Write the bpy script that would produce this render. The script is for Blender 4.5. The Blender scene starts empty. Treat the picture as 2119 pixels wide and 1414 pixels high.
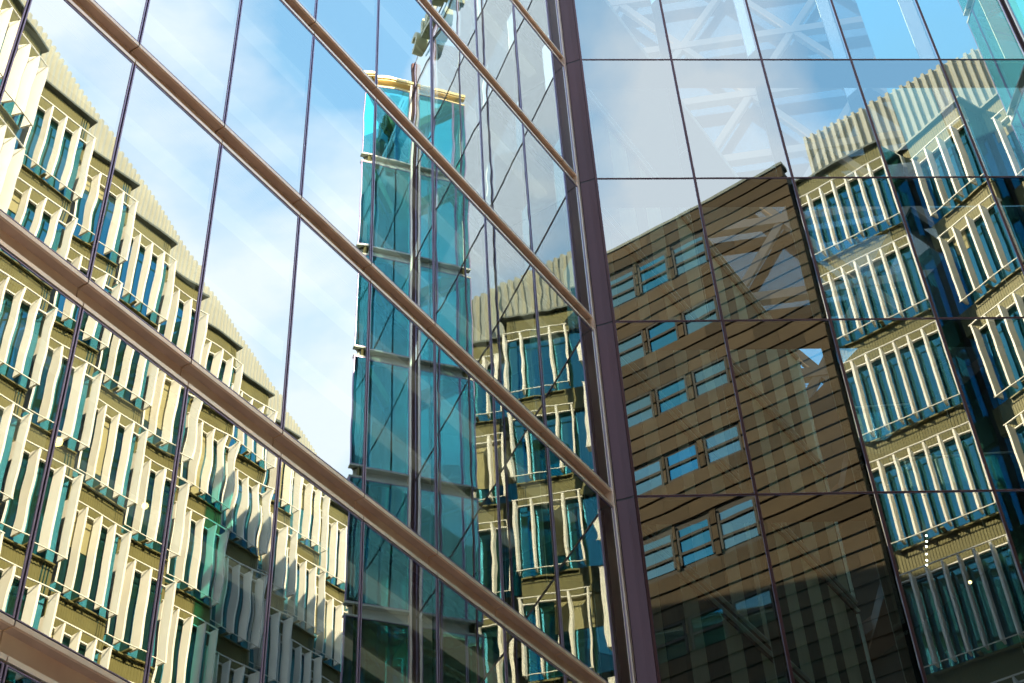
import bpy, math, random
import numpy as np

# ------------------------------------------------------------------ camera, sky, sun, exposure
sc = bpy.context.scene
COL = sc.collection
EYE = 1.6                                   # eye height; all heights z below are above the eye, Z = z + EYE
F_PX, PITCH, ROLL = 3033.64, 0.744482, 0.0598166
cam_d = bpy.data.cameras.new('camera'); cam = bpy.data.objects.new('camera', cam_d); COL.objects.link(cam)
cam_d.sensor_width = 36.0; cam_d.lens = 36.0 * F_PX / 2119.0
cam_d.clip_start = 0.1; cam_d.clip_end = 3000
import mathutils
cam.matrix_world = (mathutils.Matrix.Translation((0, 0, EYE)) @ mathutils.Matrix.Rotation(math.pi / 2 + PITCH, 4, 'X')
                    @ mathutils.Matrix.Rotation(-ROLL, 4, 'Z'))
sc.camera = cam

SUN_AZ, SUN_EL = math.radians(176), math.radians(32.4)
SUN_DIR = mathutils.Vector((math.cos(SUN_EL) * math.cos(SUN_AZ), math.cos(SUN_EL) * math.sin(SUN_AZ), math.sin(SUN_EL)))
sun_d = bpy.data.lights.new('sun', 'SUN'); sun_d.energy = 5.0; sun_d.angle = math.radians(0.5); sun_d.color = (1.0, 0.82, 0.53)
sun = bpy.data.objects.new('sun', sun_d); COL.objects.link(sun)
sun.rotation_euler = SUN_DIR.to_track_quat('Z', 'Y').to_euler(); sun.location = (-40, 0, 80)

wd = bpy.data.worlds.new('World'); sc.world = wd; wd.use_nodes = True
nt = wd.node_tree; nt.nodes.clear()
def N(t, **k):
    n = nt.nodes.new(t)
    for a, v in k.items(): setattr(n, a, v)
    return n
sky = N('ShaderNodeTexSky', sky_type='NISHITA', sun_disc=False, sun_elevation=SUN_EL, sun_rotation=math.pi / 2 - SUN_AZ)
sky.air_density = 1.0; sky.dust_density = 0.3; sky.ozone_density = 1.0
tc = N('ShaderNodeTexCoord'); mp = N('ShaderNodeMapping'); mp.inputs['Scale'].default_value = (1.0, 1.0, 1.5)
mp.inputs['Location'].default_value = (1.3, 9, 2)
no = N('ShaderNodeTexNoise'); no.inputs['Scale'].default_value = 3.8; no.inputs['Detail'].default_value = 7; no.inputs['Roughness'].default_value = 0.52
no.inputs['Distortion'].default_value = 0.25
cr = N('ShaderNodeValToRGB'); cr.color_ramp.elements[0].position = 0.40; cr.color_ramp.elements[1].position = 0.57
cr.color_ramp.elements[0].color = (0.30, 0.30, 0.30, 1); cr.color_ramp.elements[1].color = (1, 1, 1, 1)
mx = N('ShaderNodeMix', data_type='RGBA'); mx.inputs['B'].default_value = (4.6, 5.0, 5.5, 1)
bg = N('ShaderNodeBackground'); bg.inputs['Strength'].default_value = 0.12
wo = N('ShaderNodeOutputWorld')
lk = nt.links.new
lk(tc.outputs['Generated'], mp.inputs['Vector']); lk(mp.outputs['Vector'], no.inputs['Vector']); lk(no.outputs['Fac'], cr.inputs['Fac'])
lk(cr.outputs['Color'], mx.inputs['Factor']); hs = N('ShaderNodeHueSaturation'); hs.inputs['Saturation'].default_value = 1.45; hs.inputs['Value'].default_value = 2.1; hs.inputs['Hue'].default_value = 0.474
lk(sky.outputs['Color'], hs.inputs['Color']); lk(hs.outputs['Color'], mx.inputs['A']); lk(mx.outputs['Result'], bg.inputs['Color'])
lk(bg.outputs['Background'], wo.inputs['Surface'])

sc.view_settings.view_transform = 'Standard'; sc.view_settings.look = 'None'; sc.view_settings.gamma = 1.0
sc.view_settings.exposure = 1.5; sc.view_settings.use_curve_mapping = False
cy = sc.cycles
cy.max_bounces = 14; cy.glossy_bounces = 7; cy.diffuse_bounces = 3; cy.transmission_bounces = 6; cy.transparent_max_bounces = 16
cy.caustics_reflective = False; cy.caustics_refractive = False
cy.use_denoising = True; cy.sample_clamp_indirect = 12.0

# ------------------------------------------------------------------ materials
def mat(name, color, rough=0.6, metal=0.0, spec=0.5, var=0.0, scale=3.0, stretch=(1, 1, 1), bump=0.0):
    m = bpy.data.materials.new(name); m.use_nodes = True
    t = m.node_tree; b = t.nodes['Principled BSDF']
    b.inputs['Base Color'].default_value = (*color, 1); b.inputs['Roughness'].default_value = rough
    b.inputs['Metallic'].default_value = metal; b.inputs['Specular IOR Level'].default_value = spec
    if var or bump:
        c = t.nodes.new('ShaderNodeTexCoord'); p = t.nodes.new('ShaderNodeMapping'); p.inputs['Scale'].default_value = stretch
        n = t.nodes.new('ShaderNodeTexNoise'); n.inputs['Scale'].default_value = scale; n.inputs['Detail'].default_value = 6
        t.links.new(c.outputs['Object'], p.inputs['Vector']); t.links.new(p.outputs['Vector'], n.inputs['Vector'])
        if var:
            r = t.nodes.new('ShaderNodeValToRGB')
            r.color_ramp.elements[0].position = 0.3; r.color_ramp.elements[1].position = 0.7
            r.color_ramp.elements[0].color = (*[x * (1 - var) for x in color], 1)
            r.color_ramp.elements[1].color = (*[min(1, x * (1 + var)) for x in color], 1)
            t.links.new(n.outputs['Fac'], r.inputs['Fac']); t.links.new(r.outputs['Color'], b.inputs['Base Color'])
            rr = t.nodes.new('ShaderNodeMapRange'); rr.inputs['To Min'].default_value = max(0, rough - 0.1); rr.inputs['To Max'].default_value = min(1, rough + 0.1)
            t.links.new(n.outputs['Fac'], rr.inputs['Value']); t.links.new(rr.outputs['Result'], b.inputs['Roughness'])
        if bump:
            k = t.nodes.new('ShaderNodeBump'); k.inputs['Strength'].default_value = bump; k.inputs['Distance'].default_value = 0.01
            t.links.new(n.outputs['Fac'], k.inputs['Height']); t.links.new(k.outputs['Normal'], b.inputs['Normal'])
    return m

def island_tone(m, lo=0.75, hi=1.25):
    t = m.node_tree; b = t.nodes['Principled BSDF']; src = b.inputs['Base Color'].links[0].from_socket if b.inputs['Base Color'].links else None
    g = t.nodes.new('ShaderNodeNewGeometry'); r = t.nodes.new('ShaderNodeMapRange'); r.inputs['To Min'].default_value = lo; r.inputs['To Max'].default_value = hi
    x = t.nodes.new('ShaderNodeMix'); x.data_type = 'RGBA'; x.blend_type = 'MULTIPLY'; x.inputs['Factor'].default_value = 1.0
    t.links.new(g.outputs['Random Per Island'], r.inputs['Value']); t.links.new(r.outputs['Result'], x.inputs['B'])
    if src: t.links.new(src, x.inputs['A'])
    else: x.inputs['A'].default_value = b.inputs['Base Color'].default_value
    t.links.new(x.outputs['Result'], b.inputs['Base Color'])

def glass(name, base, tint, refl=(1, 1, 1), ior=1.5):
    """coated sheet glass: a mirror share that grows towards grazing, the rest passes tinted"""
    m = bpy.data.materials.new(name); m.use_nodes = True
    t = m.node_tree; t.nodes.clear()
    o = t.nodes.new('ShaderNodeOutputMaterial'); g = t.nodes.new('ShaderNodeBsdfGlossy'); tr = t.nodes.new('ShaderNodeBsdfTransparent')
    g.inputs['Roughness'].default_value = 0.0; g.inputs['Color'].default_value = (*refl, 1); tr.inputs['Color'].default_value = (*tint, 1)
    f = t.nodes.new('ShaderNodeFresnel'); f.inputs['IOR'].default_value = ior
    mr = t.nodes.new('ShaderNodeMapRange'); mr.inputs['To Min'].default_value = base; mr.inputs['To Max'].default_value = 1.0
    mxs = t.nodes.new('ShaderNodeMixShader')
    t.links.new(f.outputs['Fac'], mr.inputs['Value']); t.links.new(mr.outputs['Result'], mxs.inputs['Fac'])
    t.links.new(tr.outputs['BSDF'], mxs.inputs[1]); t.links.new(g.outputs['BSDF'], mxs.inputs[2]); t.links.new(mxs.outputs['Shader'], o.inputs['Surface'])
    return m

def lamp_mat(name, color, strength):
    m = bpy.data.materials.new(name); m.use_nodes = True
    b = m.node_tree.nodes['Principled BSDF']; b.inputs['Emission Color'].default_value = (*color, 1); b.inputs['Emission Strength'].default_value = strength
    return m

M_TROUGH = lamp_mat('lit ceiling trough', (1.0, 0.92, 0.68), 0.055)
M_PANE_L = glass('left wing coated glass', 0.54, (0.70, 0.82, 0.74), (0.96, 1.0, 0.98))
M_PANE_R = glass('screen coated glass', 0.35, (0.74, 0.90, 0.90), (0.94, 1.0, 1.0))
M_PANE_W = glass('turquoise tinted glass', 0.26, (0.24, 1.0, 1.0), (0.35, 1.0, 1.0))
M_SKYDIM = glass('sky dimming atrium glass', 0.10, (0.55, 0.74, 0.82))
M_FIN_G = glass('clear glass fin', 0.06, (0.85, 0.95, 0.93))
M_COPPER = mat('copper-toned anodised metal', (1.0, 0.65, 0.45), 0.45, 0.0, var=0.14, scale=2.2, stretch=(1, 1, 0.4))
M_SOFFIT_SHADE = mat('shaded umber soffit metal', (0.62, 0.45, 0.38), 0.45, 0.1, var=0.14, scale=3)  # brownish finish, partly darkened in colour for the shade under the channel lip
M_LIP = mat('pale rose metal lip', (1.0, 0.80, 0.70), 0.36, 0.6, var=0.07, scale=2.5)
M_SOFT = mat('pale grey green metal', (0.52, 0.58, 0.54), 0.5)
M_PLUM = mat('plum-brown coated metal', (0.085, 0.040, 0.045), 0.40, 0.7, var=0.18, scale=1.6, stretch=(1, 1, 0.25), bump=0.05)
M_FRAME = mat('violet-grey frame edge', (0.34, 0.28, 0.46), 0.3, 0.6)
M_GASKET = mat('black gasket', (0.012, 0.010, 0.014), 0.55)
M_CEIL = mat('pale ceiling panel', (0.70, 0.70, 0.64), 0.8, var=0.06)
M_BULK = mat('cream bulkhead', (0.95, 0.92, 0.76), 0.7, var=0.05)
M_DARKIN = mat('dark interior wall', (0.045, 0.055, 0.055), 0.8, var=0.25, scale=0.7)
M_FLOOR = mat('interior floor', (0.12, 0.11, 0.10), 0.7)
M_STEEL = mat('brown coated steelwork', (0.16, 0.11, 0.085), 0.5, 0.2, var=0.15, scale=1.0)
M_BLIND = mat('pale green blind', (0.95, 0.95, 0.74), 0.75, var=0.03, scale=2, stretch=(4, 4, 0.3))
M_BLIND2 = mat('grey green blind', (0.10, 0.13, 0.11), 0.75, var=0.1, scale=2, stretch=(4, 4, 0.3))
M_EDGE = mat('polished glass edge', (0.90, 0.98, 0.90), 0.3)
M_FIN = mat('white painted louvre', (0.84, 0.82, 0.76), 0.55, var=0.04, scale=2)
M_FLUTE = mat('olive fluted cladding', (0.150, 0.138, 0.050), 0.6, 0.1, var=0.12, scale=1.5)
M_CAP = mat('dark green grey cornice', (0.10, 0.115, 0.10), 0.5, 0.2, var=0.15)
M_CORR = mat('cream corrugated metal', (0.37, 0.375, 0.32), 0.55, 0.1, var=0.07, scale=0.8)
M_BLINDF = mat('ochre roller blind', (0.27, 0.25, 0.13), 0.8)
M_BROWN = mat('brown cladding board', (0.058, 0.042, 0.025), 0.85, 0.0, 0.15, var=0.14, scale=0.9, stretch=(1, 1, 3))
M_GROOVE = mat('dark board joint', (0.015, 0.013, 0.011), 0.8)
M_SIGN = mat('bronze green sign letter', (0.42, 0.42, 0.27), 0.4, 0.3)
M_SUNGOLD = mat('sunlit gold parapet metal', (0.85, 0.68, 0.36), 0.4, 0.3)  # sunlight on the parapet and top channel, put into the metal colour
M_PAVE = mat('granite paving', (0.60, 0.57, 0.52), 0.8, var=0.15, scale=2.5, bump=0.2)
M_CONC = mat('grey concrete', (0.30, 0.29, 0.27), 0.85, var=0.12, scale=0.5)
M_LAMP = lamp_mat('warm lamp', (1.0, 0.72, 0.25), 3.0)
M_LAMPW = lamp_mat('white lamp', (1.0, 0.93, 0.8), 6.0)
island_tone(M_BROWN, 0.7, 1.3); island_tone(M_FIN, 0.88, 1.08); island_tone(M_BLINDF, 0.5, 1.6)
def dark_window(name, dark, fac, refl):
    m = bpy.data.materials.new(name); m.use_nodes = True
    t = m.node_tree; t.nodes.clear()
    o = t.nodes.new('ShaderNodeOutputMaterial'); g = t.nodes.new('ShaderNodeBsdfGlossy'); d = t.nodes.new('ShaderNodeBsdfDiffuse'); x = t.nodes.new('ShaderNodeMixShader')
    g.inputs['Roughness'].default_value = 0.0; g.inputs['Color'].default_value = (*refl, 1)
    c = t.nodes.new('ShaderNodeTexCoord'); n = t.nodes.new('ShaderNodeTexNoise'); n.inputs['Scale'].default_value = 0.5; n.inputs['Detail'].default_value = 1
    k = t.nodes.new('ShaderNodeBump'); k.inputs['Strength'].default_value = 0.12; k.inputs['Distance'].default_value = 0.02
    t.links.new(c.outputs['Object'], n.inputs['Vector']); t.links.new(n.outputs['Fac'], k.inputs['Height']); t.links.new(k.outputs['Normal'], g.inputs['Normal'])
    f = t.nodes.new('ShaderNodeFresnel'); f.inputs['IOR'].default_value = 1.5
    mr = t.nodes.new('ShaderNodeMapRange'); mr.inputs['To Min'].default_value = fac; mr.inputs['To Max'].default_value = 1.0
    t.links.new(f.outputs['Fac'], mr.inputs['Value']); t.links.new(mr.outputs['Result'], x.inputs['Fac'])
    d.inputs['Color'].default_value = (*dark, 1)
    t.links.new(d.outputs['BSDF'], x.inputs[1]); t.links.new(g.outputs['BSDF'], x.inputs[2]); t.links.new(x.outputs['Shader'], o.inputs['Surface'])
    return m
M_WIN = dark_window('dark blue-green window glass', (0.012, 0.040, 0.030), 0.23, (0.13, 0.64, 0.95))
M_WINT = dark_window('turquoise curtain wall', (0.02, 0.07, 0.10), 0.10, (0.35, 0.75, 1.0))
M_WINB = dark_window('reflective window glass', (0.02, 0.05, 0.05), 0.16, (0.5, 0.88, 1.0))

# ------------------------------------------------------------------ mesh helpers
class MB:
    """collects boxes and prisms for ONE mesh"""
    def __init__(s): s.v = []; s.f = []
    def hexa(s, p):                              # 8 points: bottom ring 0-3, top ring 4-7
        b = len(s.v); s.v += [tuple(q) for q in p]
        s.f += [tuple(b + i for i in q) for q in ((3, 2, 1, 0), (4, 5, 6, 7), (0, 1, 5, 4), (1, 2, 6, 5), (2, 3, 7, 6), (3, 0, 4, 7))]
    def obox(s, o, d, n, x0, x1, y0, y1, z0, z1):   # o plan origin, d along, n outward; world heights
        P = lambda x, y, z: (o[0] + d[0] * x + n[0] * y, o[1] + d[1] * x + n[1] * y, z)
        s.hexa([P(x0, y0, z0), P(x1, y0, z0), P(x1, y1, z0), P(x0, y1, z0), P(x0, y0, z1), P(x1, y0, z1), P(x1, y1, z1), P(x0, y1, z1)])
    def prism(s, plan, z0, z1):                  # closed plan polygon, extruded up
        b = len(s.v); k = len(plan)
        s.v += [(x, y, z0) for x, y in plan] + [(x, y, z1) for x, y in plan]
        s.f += [tuple(b + i for i in range(k))[::-1], tuple(b + k + i for i in range(k))]
        s.f += [(b + i, b + (i + 1) % k, b + k + (i + 1) % k, b + k + i) for i in range(k)]
    def profile(s, o, d, n, x0, x1, prof):       # profile of (outward, Z) points extruded along d
        b = len(s.v); k = len(prof)
        for x in (x0, x1): s.v += [(o[0] + d[0] * x + n[0] * a, o[1] + d[1] * x + n[1] * a, z) for a, z in prof]
        s.f += [tuple(b + i for i in range(k)), tuple(b + k + i for i in range(k))[::-1]]
        s.f += [(b + i, b + k + i, b + k + (i + 1) % k, b + (i + 1) % k) for i in range(k)]
    def bar(s, a, b_, w, h=None):                # square bar between two points
        a = mathutils.Vector(a); c = mathutils.Vector(b_); t = (c - a).normalized()
        up = mathutils.Vector((0, 0, 1)) if abs(t.z) < 0.95 else mathutils.Vector((0, 1, 0))
        x = t.cross(up).normalized() * w / 2; y = x.cross(t).normalized() * (h or w) / 2
        s.hexa([a - x - y, a + x - y, a + x + y, a - x + y, c - x - y, c + x - y, c + x + y, c - x + y])
    def build(s, name, m, parent=None, bevel=0.0, smooth=False):
        me = bpy.data.meshes.new(name); me.from_pydata(s.v, [], s.f); me.update()
        import bmesh
        bm = bmesh.new(); bm.from_mesh(me); bmesh.ops.recalc_face_normals(bm, faces=bm.faces)
        if bevel: bmesh.ops.bevel(bm, geom=[e for e in bm.edges], offset=bevel, segments=2, affect='EDGES', clamp_overlap=True)
        bm.to_mesh(me); bm.free()
        if smooth:
            for p in me.polygons: p.use_smooth = True
        me.materials.append(m)
        o = bpy.data.objects.new(name, me); COL.objects.link(o)
        if parent: o.parent = parent
        return o

def thing(name, label, cat, group=None):
    o = bpy.data.objects.new(name, None); COL.objects.link(o); o.empty_display_size = 0.3
    o['label'] = label; o['category'] = cat
    if group: o['group'] = group
    return o
def tag(o, label, cat, group=None):
    o['label'] = label; o['category'] = cat
    if group: o['group'] = group
    return o
def stuff(o): o['kind'] = 'stuff'; return o
def structure(o): o['kind'] = 'structure'; return o

V2 = lambda p: np.array(p, float)
LH = 4.0                                        # storey height of the glass building
M9 = V2((1.5305, 19.7488)); DL = V2((0.52137, 0.85333)); NL = V2((0.85333, -0.52137))
M1 = V2((-4.2486, 10.3183)); LP = 1.50407
Mi = lambda i: M1 + DL * LP * (i - 1)
NARROW = float((M9 - Mi(8)) @ DL)
N0 = V2((1.8954, 19.7137)); DR = V2((0.997381, 0.072328)); NR = V2((0.072328, -0.997381)); RP = 2.01994
E0 = N0 + DR * RP * 5
MID = (N0 + E0) / 2
mir = lambda p: V2(p) - 2 * ((V2(p) - MID) @ DR) * DR
mirv = lambda d: V2(d) - 2 * (V2(d) @ DR) * DR
ZT = lambda k: 10.7017 + EYE + LH * k           # top of the copper channel k on the wings
ZR = lambda k: 10.5039 + EYE + LH * k           # transom k of the glass screen
CH = 0.381

def project(P):
    x, y, z = P[0], P[1], P[2] - EYE
    c, s = math.cos(PITCH), math.sin(PITCH)
    d = c * y + s * z; u = -s * y + c * z
    if d < 0.1: return (1e6, 1e6)
    X, Y = F_PX * x / d, F_PX * u / d; cr_, sr_ = math.cos(ROLL), math.sin(ROLL)
    return (1059.5 + cr_ * X - sr_ * Y, 707 - (sr_ * X + cr_ * Y))
def shows(o, d, x0, x1, z0, z1, margin=30):
    pts = [project((o[0] + d[0] * x, o[1] + d[1] * x, z)) for x in np.linspace(x0, x1, 5) for z in np.linspace(z0, z1, 7)]
    return any(-margin < a < 2119 + margin and -margin < b < 1414 + margin for a, b in pts)

def pane_mesh(w, h, seed, pillow=0.0005, wave=0.000028, nx=26, ny=60):
    """one sheet of slightly wavy float glass, local x along, y outward, z up, with a rim 8 mm deep"""
    r = np.random.RandomState(seed)
    xs = np.linspace(0, w, nx + 1); zs = np.linspace(0, h, ny + 1)
    X, Z = np.meshgrid(xs, zs)
    ex = np.abs(2 * X / w - 1); ez = np.abs(2 * Z / h - 1)
    D = pillow * r.uniform(0.5, 1.3) * ((ex ** 5) * 1.0 + (ez ** 7) * 0.9)
    D += pillow * r.uniform(-0.5, 0.5) * (1 - ex ** 2) * (1 - ez ** 2)
    for _ in range(5):
        lx, lz = r.uniform(1.2, 4), r.uniform(0.45, 1.1)
        D += wave * r.uniform(0.3, 1) * np.sin(2 * np.pi * (X / lx * r.choice([-1, 1]) + Z / lz) + r.uniform(0, 7))
    for _ in range(4):
        lx, lz = r.uniform(0.5, 1.2), r.uniform(1.5, 4)
        D += wave * 0.6 * r.uniform(0.3, 1) * np.sin(2 * np.pi * (X / lx + Z / lz) + r.uniform(0, 7))
    D += (X / w - 0.5) * r.normal(0, 0.0005) * w + (Z / h - 0.5) * r.normal(0, 0.0004) * h
    v = np.stack([X, D, Z], -1).reshape(-1, 3)
    i = np.arange((nx + 1) * (ny + 1)).reshape(ny + 1, nx + 1)
    f = np.stack([i[:-1, :-1], i[:-1, 1:], i[1:, 1:], i[1:, :-1]], -1).reshape(-1, 4)
    me = bpy.data.meshes.new('pane')
    me.from_pydata(v.tolist(), [], f.tolist())
    # face normals must look outward (+y): flip the winding if they look inward
    me.update()
    if me.polygons[0].normal.y < 0: me.flip_normals()
    for p in me.polygons: p.use_smooth = True
    return me

def place(o, p, d, n):
    o.matrix_world = mathutils.Matrix(((d[0], n[0], 0, p[0]), (d[1], n[1], 0, p[1]), (0, 0, 1, p[2]), (0, 0, 0, 1)))
def add_pane(parent, o, d, n, x0, x1, z0, z1, seed, m, frame=0.016, **kw):
    me = pane_mesh(x1 - x0, z1 - z0, seed, **kw); me.materials.append(m)
    p = bpy.data.objects.new('pane', me); COL.objects.link(p); p.parent = parent
    place(p, (o[0] + d[0] * x0, o[1] + d[1] * x0, z0), d, n)
    if frame:
        w, h = x1 - x0, z1 - z0
        b = MB(); z = (0, 0); X = (1, 0); Y = (0, 1)
        b.obox(z, X, Y, 0, frame, -0.03, 0.008, 0, h); b.obox(z, X, Y, w - frame, w, -0.03, 0.008, 0, h)
        b.obox(z, X, Y, frame, w - frame, -0.03, 0.007, 0, frame * 0.7); b.obox(z, X, Y, frame, w - frame, -0.03, 0.007, h - frame * 0.7, h)
        fr = b.build('frame', M_FRAME, p)
    return p

# ------------------------------------------------------------------ ground
b = MB(); b.obox((0, 0), (1, 0), (0, 1), -600, 600, -600, 600, -0.3, 0.0)
structure(b.build('pavement', M_PAVE))

# ------------------------------------------------------------------ left wing
def channel_profile(k, back=0.125):
    t = ZT(k)
    return [(0.014, t), (0.014, t - 0.05), (-back, t - 0.05), (-back, t - CH + 0.05), (0.014, t - CH + 0.05), (0.014, t - CH), (-back - 0.05, t - CH), (-back - 0.05, t)]

def tray_profile(k, back=0.125):
    t = ZT(k)
    return [(-0.021, t - 0.002), (-0.021, t - 0.048), (-back, t - 0.048), (-back, t - CH + 0.048), (-0.021, t - CH + 0.048), (-0.021, t - CH + 0.002), (-back - 0.05, t - CH + 0.002), (-back - 0.05, t - 0.002)]
def lip_profiles(k):
    t = ZT(k)
    return ((t - 0.052, t), (t - CH, t - CH + 0.052))

LW = thing('office_wing', 'glass office wing on the left, copper-toned recessed channels running between its storeys', 'building')
K0, K1 = -2, 5
others = MB(); others_c_mb = MB()
for i in range(-5, 9):
    x0, x1 = LP * (i - 1), LP * i if i < 8 else LP * 7 + NARROW - 0.03
    g = 0.011
    for k in range(K0, K1 + 1):
        z0, z1 = ZT(k), ZT(k + 1) - CH
        if k == K1: z1 = ZT(k) + 1.9
        if shows(M1, DL, x0, x1, z0, z1):
            add_pane(LW, M1, DL, NL, x0 + g, x1 - g, z0 + 0.018, z1 - 0.022, 1000 + i * 37 + k, M_PANE_L)
        else:
            others.obox(M1, DL, NL, x0 + g, x1 - g, -0.012, 0.0, z0 + 0.006, z1 - 0.006)
        if shows(M1, DL, x0, x1, ZT(k) - CH, ZT(k)):
            c = MB(); c.profile(M1, DL, NL, x0 + 0.009, x1 - 0.009, tray_profile(k)); ch_ = c.build('channel', M_COPPER, LW); ch_.data.materials.append(M_SOFFIT_SHADE)
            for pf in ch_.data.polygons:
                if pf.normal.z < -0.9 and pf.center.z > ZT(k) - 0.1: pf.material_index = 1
            for a_, b_ in lip_profiles(k):
                c = MB(); c.profile(M1, DL, NL, x0 + 0.008, x1 - 0.008, [(-0.02, a_), (-0.02, b_), (0.014, b_), (0.014, a_)]); c.build('lip', M_LIP, ch_)
        else:
            others_c_mb.profile(M1, DL, NL, x0 + 0.006, x1 - 0.006, channel_profile(k))
others.build('outer_glazing', M_PANE_L, LW)
others_c_mb.build('outer_channels', M_COPPER, LW)
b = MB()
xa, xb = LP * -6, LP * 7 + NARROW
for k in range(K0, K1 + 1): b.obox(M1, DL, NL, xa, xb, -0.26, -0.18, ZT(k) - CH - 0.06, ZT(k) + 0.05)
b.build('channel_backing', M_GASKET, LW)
for i in range(-4, 9):
    b = MB()
    for k in range(K0 - 1, K1 + 1):
        b.obox(M1, DL, NL, LP * (i - 1) - 0.02, LP * (i - 1) + 0.02, -0.07, -0.034, ZT(k) + 0.002, (ZT(k + 1) - CH - 0.002) if k < K1 else ZT(k) + 1.9)
    b.build('mullion', M_GASKET, LW)
# front edge by the corner column
b = MB(); b.obox(M9, DL, NL, -0.03, 0.03, -0.2, 0.020, 0, ZT(K1) + 1.9)
b.build('end_trim', M_LIP, LW)
for k in range(K0, K1 + 1):
    b = MB(); b.obox(M1, DL, NL, xa, xb - 0.05, -7.0, -0.30, ZT(k) - 0.55, ZT(k) - 0.02)
    b.build('floor_slab', M_CEIL, LW)
    for e_ in (0.50, 1.60):
        b = MB(); b.obox(M1, DL, NL, xa + 0.2, xb - 0.4, -e_ - 0.22, -e_, ZT(k) - 0.64, ZT(k) - 0.555); b.build('light_trough', M_TROUGH, LW)
b = MB(); b.obox(M1, DL, NL, xa, xb + 12, -7.4, -7.05, 0, ZT(K1) + 1.9); b.build('back_wall', M_DARKIN, LW)
b = MB(); b.obox(M1, DL, NL, xa - 0.3, xa - 0.02, -7.0, 0.0, 0, ZT(K1) + 1.9); b.build('end_wall', M_DARKIN, LW)
b = MB(); b.obox(M1, DL, NL, xa, xb + 12, -20.0, -0.08, ZT(K1) + 1.7, ZT(K1) + 1.95); b.build('roof', M_CONC, LW)
b = MB(); b.obox(M1, DL, NL, xa, xb - 0.05, -0.10, -0.02, 0, ZT(K0) - CH); b.build('ground_glazing', M_WIN, LW)

# ------------------------------------------------------------------ corner columns
COLP = [(1.565, 19.80), (1.746, 19.752), (1.822, 19.722), (1.878, 19.700), (1.880, 19.95), (1.60, 20.05)]
def column(flip, label):
    t = thing('corner_column', label, 'column', 'corner columns of the glass screen')
    pl = [tuple(E0 + DR * a_ + NR * c_) for a_, c_ in ((0.03, 0.02), (0.03, 0.08), (0.09, 0.10), (0.30, 0.02), (0.30, -0.2), (0.03, -0.2))] if flip else COLP
    for k in range(-3, 8):
        b = MB(); z0, z1 = max(0, ZR(k)) + 0.006, (ZR(k + 1) - 0.006 if k < 7 else ZR(k) + 1.4)
        if z1 < 0.5: continue
        b.prism(pl, z0, z1)
        b.build('segment', M_PLUM, t, bevel=0.012)
    gx = MB(); q = [(np.mean(V2(pl), 0) + (V2(p) - np.mean(V2(pl), 0)) * 0.93) for p in pl]
    gx.prism([tuple(p) for p in q], 0, ZR(7) + 1.3); gx.build('joint_core', M_GASKET, t)
    return t
column(False, 'dark plum metal column in the corner between the copper-banded wing and the glass screen')
column(True, 'dark plum metal column at the far right end of the glass screen, cut by the frame')

# ------------------------------------------------------------------ glass screen on the right
GS = thing('glass_screen', 'tall flat glass screen right of the corner column, thin plum mullions, atrium behind it', 'glass wall')
KT = 7
TOP = 39.9 + EYE
for j in range(5):
    for k in range(-3, KT + 1):
        z0, z1 = ZR(k), ZR(k + 1) if k < KT else TOP
        z0 = max(z0, 0.05)
        if z1 - z0 < 0.3: continue
        add_pane(GS, N0, DR, NR, RP * j + 0.012, RP * (j + 1) - 0.012, z0 + 0.010, z1 - 0.010, 5000 + j * 31 + k, M_PANE_R, frame=0.016, pillow=0.0006, wave=0.00002)
for j in range(6):
    b = MB(); x = RP * j
    b.obox(N0, DR, NR, x - 0.024, x + 0.024, -0.06, 0.022, 0, TOP); b.build('mullion', M_PLUM, GS, bevel=0.006)
for k in range(-2, KT + 1):
    b = MB()
    for j in range(5): b.obox(N0, DR, NR, RP * j + 0.025, RP * (j + 1) - 0.025, -0.05, 0.014, ZR(k) - 0.013, ZR(k) + 0.013)
    b.build('transom', M_PLUM, GS)
    if k < KT:
        b = MB(); b.obox(N0, DR, NR, 0.0, RP * 5, -0.76, -0.07, ZR(k) - 0.035, ZR(k) + 0.06); b.build('soffit_shelf', M_STEEL, GS)
for j in range(0, 6):
    for k in range(-1, 7):
        b = MB(); x = RP * j - (0.03 if j else -0.04)
        b.obox(N0, DR, NR, x - 0.01, x + 0.01, -0.70, -0.08, ZR(k) + 0.08, ZR(k + 1) - 0.05)
        o = b.build('glass_fin', M_FIN_G, GS)
        e = MB(); e.obox(N0, DR, NR, x - 0.014, x + 0.014, -0.716, -0.702, ZR(k) + 0.08, ZR(k + 1) - 0.05)
        e.build('polished_edge', M_EDGE, o)

# sign letters hung on the top row of the screen
def ring_letter(mb, s, z, w, h, th, gap0, gap1, y0, y1, n=28):
    pts = []
    for a in np.linspace(gap0, gap1, n):
        pts.append((math.cos(a), math.sin(a)))
    for (c0, s0), (c1, s1) in zip(pts[:-1], pts[1:]):
        q = lambda c, s_, r, y: (N0[0] + DR[0] * (s + c * (w / 2 - r)) + NR[0] * y, N0[1] + DR[1] * (s + c * (w / 2 - r)) + NR[1] * y, z + s_ * (h / 2 - r))
        mb.hexa([q(c0, s0, 0, y0), q(c1, s1, 0, y0), q(c1, s1, th, y0), q(c0, s0, th, y0), q(c0, s0, 0, y1), q(c1, s1, 0, y1), q(c1, s1, th, y1), q(c0, s0, th, y1)])
SG = thing('roof_sign', 'row of thick gilded letter shapes hung high on the glass screen', 'sign')
zc = 39.15 + EYE
b = MB(); ring_letter(b, 8.85, zc, 0.7, 0.8, 0.16, math.radians(50), math.radians(310), 0.12, 0.45); b.build('letter', M_SIGN, SG)
b = MB()
for q in (-0.32, 0, 0.32): b.obox(N0 + DR * 7.9, DR, NR, q - 0.08, q + 0.08, 0.12, 0.40, zc - 0.25, zc + 0.4)
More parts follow.
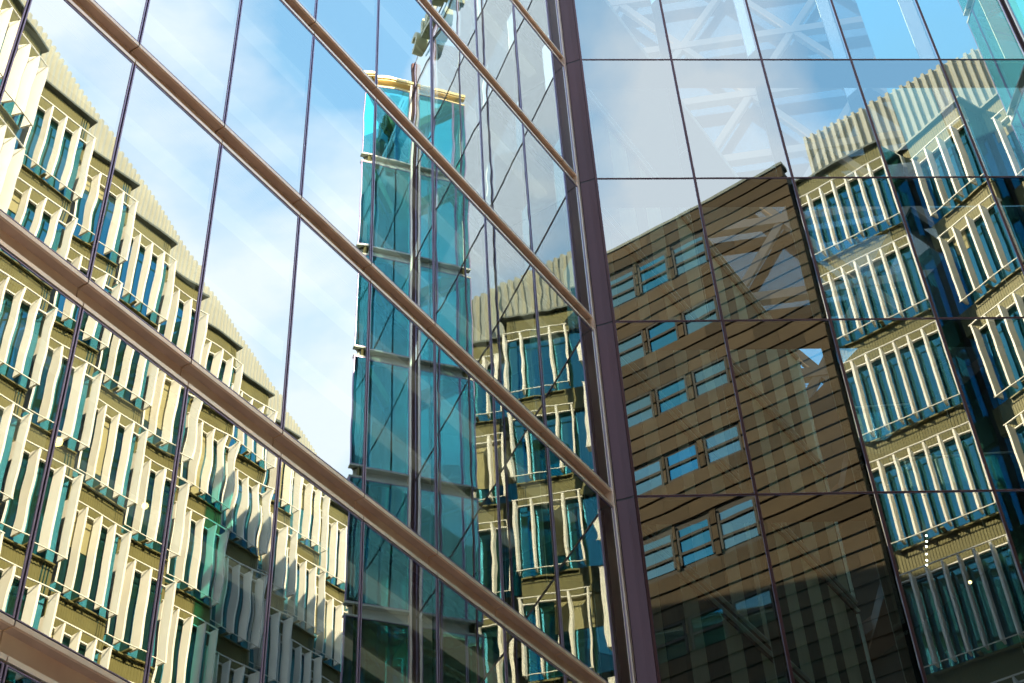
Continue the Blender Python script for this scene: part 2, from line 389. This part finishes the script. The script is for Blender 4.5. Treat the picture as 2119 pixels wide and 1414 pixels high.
b.obox(N0 + DR * 7.9, DR, NR, -0.40, 0.40, 0.13, 0.39, zc - 0.42, zc - 0.24); b.build('letter', M_SIGN, SG)
b = MB(); ring_letter(b, 6.85, zc, 0.75, 0.8, 0.17, 0, 2 * math.pi, 0.12, 0.45)
b.obox(N0 + DR * 6.52, DR, NR, -0.08, 0.08, 0.12, 0.40, zc - 0.8, zc + 0.4); b.build('letter', M_SIGN, SG)
b = MB(); b.obox(N0, DR, NR, 6.4, 9.2, 0.03, 0.06, zc - 0.03, zc + 0.01); b.build('rail', M_STEEL, SG)

# ------------------------------------------------------------------ right wing (stands square to the screen at its right end)
WO = E0 + NR * 0.10 + DR * 0.06; DW = NR; NW = -DR
RW = thing('corner_wing', 'narrow turquoise glass wing with pale floor channels and a parapet coloured sunlit gold, next to the screen', 'building')
U = V2((math.cos(math.radians(41.2)), math.sin(math.radians(41.2)))); V = V2((U[1], -U[0]))
WLEN = 1.61
TIP = WO + DW * WLEN
# street side of the wing runs along U from the tip
for k in range(-2, 7):
    z0, z1 = ZT(k), ZT(k + 1) - CH
    add_pane(RW, WO, DW, NW, 0.05, 1.17, z0 + 0.006, z1 - 0.006, 8000 + k, M_PANE_W, frame=0.02)
    add_pane(RW, WO, DW, NW, 1.19, WLEN - 0.01, z0 + 0.006, z1 - 0.006, 8100 + k, M_PANE_W, frame=0.02)
    for q in range(2):
        add_pane(RW, TIP, U, V, 1.5 * q + 0.01, 1.5 * q + 1.49, z0 + 0.006, z1 - 0.006, 8200 + k * 9 + q, M_PANE_W, frame=0.02)
for k in range(-2, 8):
    b = MB(); b.profile(WO, DW, NW, -0.01, WLEN - 0.13, channel_profile(k)); b.profile(WO, DW, NW, WLEN - 0.13, WLEN, [(0.014, ZT(k)), (0.014, ZT(k) - 0.05), (-0.13, ZT(k) - 0.05), (-0.13, ZT(k))])
    b.profile(WO, DW, NW, WLEN - 0.13, WLEN, [(0.014, ZT(k) - CH + .05), (0.014, ZT(k) - CH), (-0.13, ZT(k) - CH), (-0.13, ZT(k) - CH + .05)])
    b.build('channel', M_SOFT if k < 7 else M_SUNGOLD, RW)
    b = MB(); b.profile(TIP, U, V, 0.14, 42.0, channel_profile(k)); b.build('side_channel', M_FLUTE, RW)
    if k > 0: continue
    pl = [tuple(WO - NW * 0.2), tuple(TIP - NW * 0.2 - V * 0.2 + U * 0.15), tuple(TIP + U * 3.1 - V * 0.2), tuple(TIP + U * 3.1 - V * 5), tuple(WO - NW * 3)]
    b = MB(); b.prism(pl, ZT(k) - 0.34, ZT(k) - 0.06); b.build('floor_slab', M_CEIL, RW)
b = MB(); b.obox(WO, DW, NW, -0.05, WLEN, -0.15, 0.05, ZT(7) + 0.003, ZT(7) + 0.12); b.build('parapet', M_SUNGOLD, RW)
b = MB(); b.prism([tuple(TIP + U * 2.3 - V * 0.05), tuple(TIP + U * 42 - V * 0.05), tuple(TIP + U * 42 - V * 6), tuple(TIP + U * 3.4 - V * 6)], 0, ZT(7)); b.build('core', M_WINT, RW)
b = MB(); b.prism([tuple(TIP + U * 4.5 - V * 6.05), tuple(TIP + U * 30 - V * 6.05), tuple(TIP + U * 30 - V * 15), tuple(TIP + U * 6.5 - V * 15)], 0, ZT(4)); b.build('inner_block', M_DARKIN, RW)
for k in range(-1, 4):
    b = MB(); b.prism([tuple(TIP + U * 3.9 - V * 6.1), tuple(TIP + U * 12 - V * 6.1), tuple(TIP + U * 12 - V * 15.3), tuple(TIP + U * 5.6 - V * 15.3)], ZT(k) - 0.4, ZT(k) - 0.05); b.build('gallery_slab', M_STEEL, RW)
b = MB(); b.obox(WO, DW, NW, -0.01, 0.045, -0.2, 0.022, 0, ZT(7) - 0.01); b.build('end_trim', M_LIP, RW)

# ------------------------------------------------------------------ atrium behind the screen
AF = thing('atrium_facade', 'inner office front behind the glass screen, hung with pale green blinds', 'building')
SO = M9 + DL * 0.35
AL = 11.5
rr = random.Random(5)
for k in range(-2, 4):
    zb, zt = ZT(k) - 0.1, ZT(k + 1) - 0.5
    x = 0.1; q = 0
    while x < AL - 0.3:
        w = rr.uniform(0.55, 0.95)
        b = MB(); b.obox(SO, DL, NL, x, min(x + w - 0.02, AL), -0.10, -0.06, zb, zt)
        b.build('blind', (M_BLIND, M_BLIND2)[q % 2], AF); x += w; q += 1
    b = MB(); b.obox(SO, DL, NL, 0, AL + 0.02, -6, -0.02, zt + 0.005, zb + LH - 0.005); b.build('slab_edge', M_STEEL, AF)
    b = MB(); b.obox(SO, DL, NL, 0, AL + 0.02, -0.015, 0.05, zt + 0.06, zt + 0.10); b.obox(SO, DL, NL, 0, AL + 0.02, -0.015, 0.05, zb + LH - 0.10, zb + LH - 0.06); b.build('edge_rail', M_EDGE, AF)
    b = MB(); b.obox(SO, DL, NL, AL - 0.02, AL + 0.03, -0.055, 0.02, zb, zt); b.build('end_edge', M_EDGE, AF)

LT = thing('steel_lattice', 'brown steel lattice wall standing behind the atrium, sky between its crossing braces', 'lattice')
LO = V2((2.0, 34.5)); LD = V2((math.cos(math.radians(-6)), math.sin(math.radians(-6)))); LN = V2((LD[1], -LD[0]))
P3 = lambda s_, z: (LO[0] + LD[0] * s_, LO[1] + LD[1] * s_, z)
for k in range(2, 17):
    b = MB(); b.bar(P3(0, 3.4 * k), P3(18.4, 3.4 * k), 0.30, 0.36); b.build('beam', M_STEEL, LT)
for q in range(0, 4):
    for k in range(2, 16, 2):
        s0 = 4.2 * q + 1.0
        b = MB()
        b.bar(P3(s0, 3.4 * k), P3(s0 + 2.1, 3.4 * (k + 1)), 0.25); b.bar(P3(s0 + 2.1, 3.4 * (k + 1)), P3(s0 + 4.2, 3.4 * k), 0.25)
        b.bar(P3(s0, 3.4 * (k + 2)), P3(s0 + 2.1, 3.4 * (k + 1)), 0.25); b.bar(P3(s0 + 2.1, 3.4 * (k + 1)), P3(s0 + 4.2, 3.4 * (k + 2)), 0.25)
        b.build('brace', M_STEEL, LT)

b = MB(); b.obox(LO, LD, LN, 0, 18.4, -0.5, -0.46, 6.8, 54.4); b.build('dimming_glazing', M_SKYDIM, LT)  # tinted sheet added to dim the sky seen through the lattice

# floor plates and walkways inside the atrium
for n_, (k, y0, y1, lab) in enumerate(((2, 26, 33.5, 'lower walkway slab crossing the atrium, row of small lamps under it'), (3, 29, 33.5, 'upper walkway slab crossing the atrium behind the brown reflection'))):
    t = thing('walkway', lab, 'walkway', 'walkways across the atrium')
    b = MB(); b.obox((8.2, 0), (1, 0), (0, 1), 0, 14, y0, y1, ZT(k) - 0.5, ZT(k) - 0.1); b.build('deck', M_STEEL, t)
    b = MB(); b.obox((8.2, 0), (1, 0), (0, 1), 0, 14, y0, y0 + 0.02, ZT(k) - 0.08, ZT(k) + 1.0); b.build('balustrade', M_FIN_G, t)
    b = MB(); b.obox((8.2, 0), (1, 0), (0, 1), 0, 14, y0 - 0.01, y0 + 0.04, ZT(k) + 1.0, ZT(k) + 1.05); b.build('handrail', M_EDGE, t)

# ------------------------------------------------------------------ louvred building across the street (seen in the glass)
W3 = lambda s_, o_, z: (U[0] * s_ + V[0] * o_, U[1] * s_ + V[1] * o_, z + EYE)
FB = thing('louvred_building', 'long saw-toothed building with white vertical louvres and cream corrugated attic, mirrored in glass', 'building')
SP, S0, OT = 2.82, 16.75, 2.05
BETA = math.radians(20); BL = SP * math.cos(BETA); BR = SP * math.sin(BETA)
def bay_frame(k):
    """plan (s, o) of start and tip of bay k, its direction and outward normal in world"""
    if k == 0:
        a = V2((13.55, OT)); t = V2((S0, OT)); n_f = 8
    else:
        t = V2((S0 + SP * k, OT)); a = t - V2((math.cos(BETA), -math.sin(BETA))) * BL; n_f = 5
    w = lambda p: U * p[0] + V * p[1]
    A, T = w(a), w(t); L = float(np.linalg.norm(T - A)); D = (T - A) / L
    Nn = V2((-D[1], D[0]))                       # towards the street
    return A, T, D, Nn, L, n_f
BT = lambda j: 36.35 - 3.75 * j + EYE           # top of the louvre bank of storey j
BH = 2.78
NB, NJ = 17, 7
far = MB(); rr_b = random.Random(11)
for k in range(NB):
    A, T, D, Nn, L, nf = bay_frame(k)
    win = MB(); flu = MB(); led = MB(); bl = MB()
    for j in range(NJ):
        t = BT(j); bt = t - BH
        mb = MB() if k <= 10 else far
        for q in range(nf):
            x = L - 0.03 - (L - 0.12) * (nf - 1 - q) / (nf - 1) if nf > 5 else L - 0.03 - 0.535 * (nf - 1 - q)
            mb.obox(A, D, Nn, x - 0.03, x + 0.03, -0.34, -0.01, bt + 0.04, t - 0.04)
        x0 = 0.06 if nf > 5 else L - 0.535 * (nf - 1) - 0.1
        mb.obox(A, D, Nn, x0, L + 0.01, -0.04, 0.0, t - 0.03, t); mb.obox(A, D, Nn, x0, L + 0.01, -0.03, 0.0, bt, bt + 0.022)
        mb.obox(A, D, Nn, L - 0.05, L + 0.01, -0.44, -0.06, t - 0.04, t); mb.obox(A, D, Nn, x0, L, -0.44, -0.36, t - 0.05, t - 0.01)
        if k <= 10: mb.build('louvre_bank', M_FIN, FB)
        # brackets and lower rail under the bank
        led.obox(A, D, Nn, x0 + 0.3, L - 0.1, -0.38, -0.30, bt - 0.12, bt - 0.08); led.obox(A, D, Nn, L * 0.5, L * 0.5 + 0.10, -0.39, -0.10, bt - 0.05, bt - 0.005)
        if rr_b.random() < 0.4:
            w0 = rr_b.choice((0.1, 0.6, 1.1)); bl.obox(A, D, Nn, w0, min(L - 0.1, w0 + rr_b.choice((0.5, 1.05, 1.6))), -0.519, -0.50, t - rr_b.uniform(0.5, BH), t)
        win.obox(A, D, Nn, 0.0, L - 0.04, -0.60, -0.52, bt - 0.05, t + 0.02)
        # fluted spandrel above the bank of storey j
        zt = t + 0.97; n_r = int(L / 0.085)
        flu.obox(A, D, Nn, 0.0, L - 0.06, -0.60, -0.40, t + 0.03, zt)
        for q in range(n_r):
            x = 0.02 + q * (L - 0.1) / n_r
            flu.obox(A, D, Nn, x, x + 0.04, -0.40, -0.388, t + 0.03, zt)
    bl.build('roller_blind', M_BLINDF, FB) if bl.v else None; win.build('window_band', M_WIN, FB); flu.build('spandrel', M_FLUTE, FB); led.build('ledge_rail', M_FLUTE, FB)
    # return wall between this bay and the next
    A2 = bay_frame(k + 1)[0]
    r = MB(); dd = A2 - T; LL = float(np.linalg.norm(dd)); dd = dd / LL; nn = V2((-dd[1], dd[0]))
    r.obox(T - D * 0.06, dd, nn, 0.40, LL + 0.4, -0.30, -0.06, BT(NJ) - 2, BT(0) + 0.99); r.build('return_wall', M_WIN, FB)
    # cornice cap over the bay
    c = MB(); wv = [A - Nn * 2.8, A - D * 0.1 - Nn * 0.24, T + D * 0.08 - Nn * 0.24, T + D * 0.08 - Nn * 2.8]
    c.prism([tuple(p) for p in wv], BT(0) + 1.0, BT(0) + 1.08)
    wv = [A - Nn * 2.8, A - D * 0.1 - Nn * 0.32, T - D * 0.02 - Nn * 0.32, T - D * 0.02 - Nn * 2.8]
    c.prism([tuple(p) for p in wv], BT(0) + 1.083, BT(0) + 1.16); c.build('cornice', M_CAP, FB)
stuff(far.build('far_louvres', M_FIN, FB))
# corrugated attic
s_a, s_b, OA = 13.9, S0 + SP * NB, 4.2
c = MB(); pts = []; sx = s_a; q = 0
while sx < s_b:
    for ds, do in ((0, 0), (0.03, -0.12), (0.13, -0.12), (0.16, 0)):
        pts.append((sx + ds, OA + do))
    sx += 0.27
zb, zt = BT(0) + 0.9, 41.35 + EYE
for s_, o_ in pts:
    x, y = U * s_ + V * o_; c.v += [(x, y, zb), (x, y, zt)]
c.f += [(2 * i, 2 * i + 2, 2 * i + 3, 2 * i + 1) for i in range(len(pts) - 1)]
b0 = len(c.v)
for s_, o_ in ((s_a, OA + 0.25), (s_b, OA + 0.25)):
    x, y = U * s_ + V * o_; c.v += [(x, y, zb), (x, y, zt)]
c.f += [(b0, b0 + 2, b0 + 3, b0 + 1), (0, b0, b0 + 1, 1)]
c.f += [tuple([2 * i + 1 for i in range(len(pts))] + [b0 + 3, b0 + 1])]
c.build('attic', M_CORR, FB)
# body
def poly(so, z0, z1, name, m, parent):
    b = MB(); b.prism([tuple(U * s_ + V * o_) for s_, o_ in so], z0, z1); return b.build(name, m, parent)
poly(((13.6, OT + 1.75), (s_b, OT + 1.75), (s_b, OT + 16), (13.6, OT + 16)), 0, BT(0) + 1.0, 'body', M_DARKIN, FB)
poly(((13.6, OT + 0.3), (s_b, OT + 1.0), (s_b, OT + 1.7), (13.6, OT + 1.7)), 0, BT(NJ - 1) - BH - 0.3, 'plinth', M_FLUTE, FB)

# ------------------------------------------------------------------ brown boarded building beside it
BB = thing('boarded_building', 'brown building clad in wide horizontal boards with small windows, mirrored in the glass screen', 'building')
OB, BS0, BS1, BTOP = 2.2, -8.0, 13.45, 38.45
A = U * BS0 + V * OB; D = U; Nn = -V; L = BS1 - BS0
rows = [37.0 - 2.85 * j for j in range(9)]
wins = []
for j, z in enumerate(rows):
    for sa, sb in ((6.2, 7.35), (7.45, 8.65), (8.85, 10.1)):
        wins.append((sa - BS0, sb - BS0, z - 1.25, z))
bd = MB(); z = BTOP - 0.14; p = 0.545
while z > 2:
    lo = z - p + 0.085
    cuts = sorted([(a_, b_) for a_, b_, w0, w1 in wins if w0 < (z + lo) / 2 < w1])
    x = 0
    for a_, b_ in cuts + [(L, L)]:
        xx = x
        while a_ - xx > 0.02:
            nx_ = min(a_, xx + 2.4 - ((xx + 0.8 * (int(z * 7) % 3)) % 2.4) + 0.001)
            if nx_ - xx > 0.03: bd.obox(A, D, Nn, xx, nx_ - 0.008, 0.03, 0.085, lo + EYE, z + EYE)
            xx = nx_
        x = b_
    z -= p
bd.build('boarding', M_BROWN, BB)
poly(((BS0, OB), (BS1 - 0.03, OB), (BS1 - 0.03, OB + 15), (BS0, OB + 15)), 0, BTOP - 0.2 + EYE, 'core', M_GROOVE, BB)
b = MB(); b.obox(A, D, Nn, -0.02, L + 0.03, -0.3, 0.13, BTOP - 0.12 + EYE, BTOP + EYE); b.build('coping', M_CAP, BB)
for a_, b_, w0, w1 in wins:
    b = MB(); b.obox(A, D, Nn, a_ + 0.05, b_ - 0.05, 0.005, 0.02, w0 + EYE, w1 + EYE); w = b.build('window', M_WIN if 7 < a_ + BS0 < 8 else M_WINB, BB)
    f_ = MB()
    f_.obox(A, D, Nn, a_ + 0.02, a_ + 0.09, 0.022, 0.07, w0 + EYE, w1 + EYE); f_.obox(A, D, Nn, b_ - 0.09, b_ - 0.02, 0.022, 0.07, w0 + EYE, w1 + EYE)
    for zz in [BTOP - 0.14 - 0.545 * n + 0.04 for n in range(70) if w0 < BTOP - 0.10 - 0.545 * n < w1]: f_.obox(A, D, Nn, a_ + 0.1, b_ - 0.1, 0.03, 0.075, zz - 0.045 + EYE, zz + 0.045 + EYE)
    f_.build('frame', M_GROOVE, w)

# ------------------------------------------------------------------ lamps
def lamp(name, p, r, m, label, group):
    t = thing(name, label, 'lamp', group); t.location = p
    import bmesh
    me = bpy.data.meshes.new('bulb'); bm = bmesh.new(); bmesh.ops.create_uvsphere(bm, u_segments=14, v_segments=8, radius=r); bm.to_mesh(me); bm.free()
    me.materials.append(m); o = bpy.data.objects.new('bulb', me); COL.objects.link(o); o.parent = t
    c = MB(); c.prism([(r * 1.3 * math.cos(a), r * 1.3 * math.sin(a)) for a in np.linspace(0, 2 * math.pi, 12, endpoint=False)], r * 0.5, r * 1.6); c.build('housing', M_STEEL, t)
    return t

for x, y, z in ((8.73, 26.63, 18.08), (8.77, 26.85, 18.08), (8.80, 27.05, 18.08), (8.85, 27.34, 18.08), (8.90, 27.59, 18.08), (8.93, 27.78, 18.08)):
    lamp('ceiling_lamp', (x, y, z + EYE), 0.022, M_LAMPW, 'one of the small round white lamps in the row under the walkway', 'lamps in a row under the walkway')
lamp('downlight', (8.79, 25.0, 15.81 + EYE), 0.035, M_LAMP, 'warm yellow lamp behind the louvre reflections at the lower right', None)
lamp('downlight', (11.24, 25.0, 33.12 + EYE), 0.045, M_LAMPW, 'bright white lamp hanging high behind the top row of the glass screen', None)
lamp('downlight', (-4.55, 11.17, 9.31 + EYE), 0.05, M_LAMP, 'yellow lamp glowing inside the office wing near the left edge', None)
lamp('downlight', (-3.91, 12.21, 9.24 + EYE), 0.035, M_LAMP, 'small yellow lamp inside the office wing under the third copper channel', None)
t = thing('access_ladder', 'thin brown service ladder fixed behind the glass screen, near its lower middle', 'ladder')
b = MB()
for x in (8.78, 9.0): b.bar((x, 33.0, 17.6 + EYE), (x, 33.0, 22.6 + EYE), 0.05)
b.build('side_rails', M_STEEL, t)
for q in range(11):
    b = MB(); b.bar((8.79, 33.0, 17.9 + EYE + 0.44 * q), (8.99, 33.0, 17.9 + EYE + 0.44 * q), 0.03); b.build('rung', M_STEEL, t)
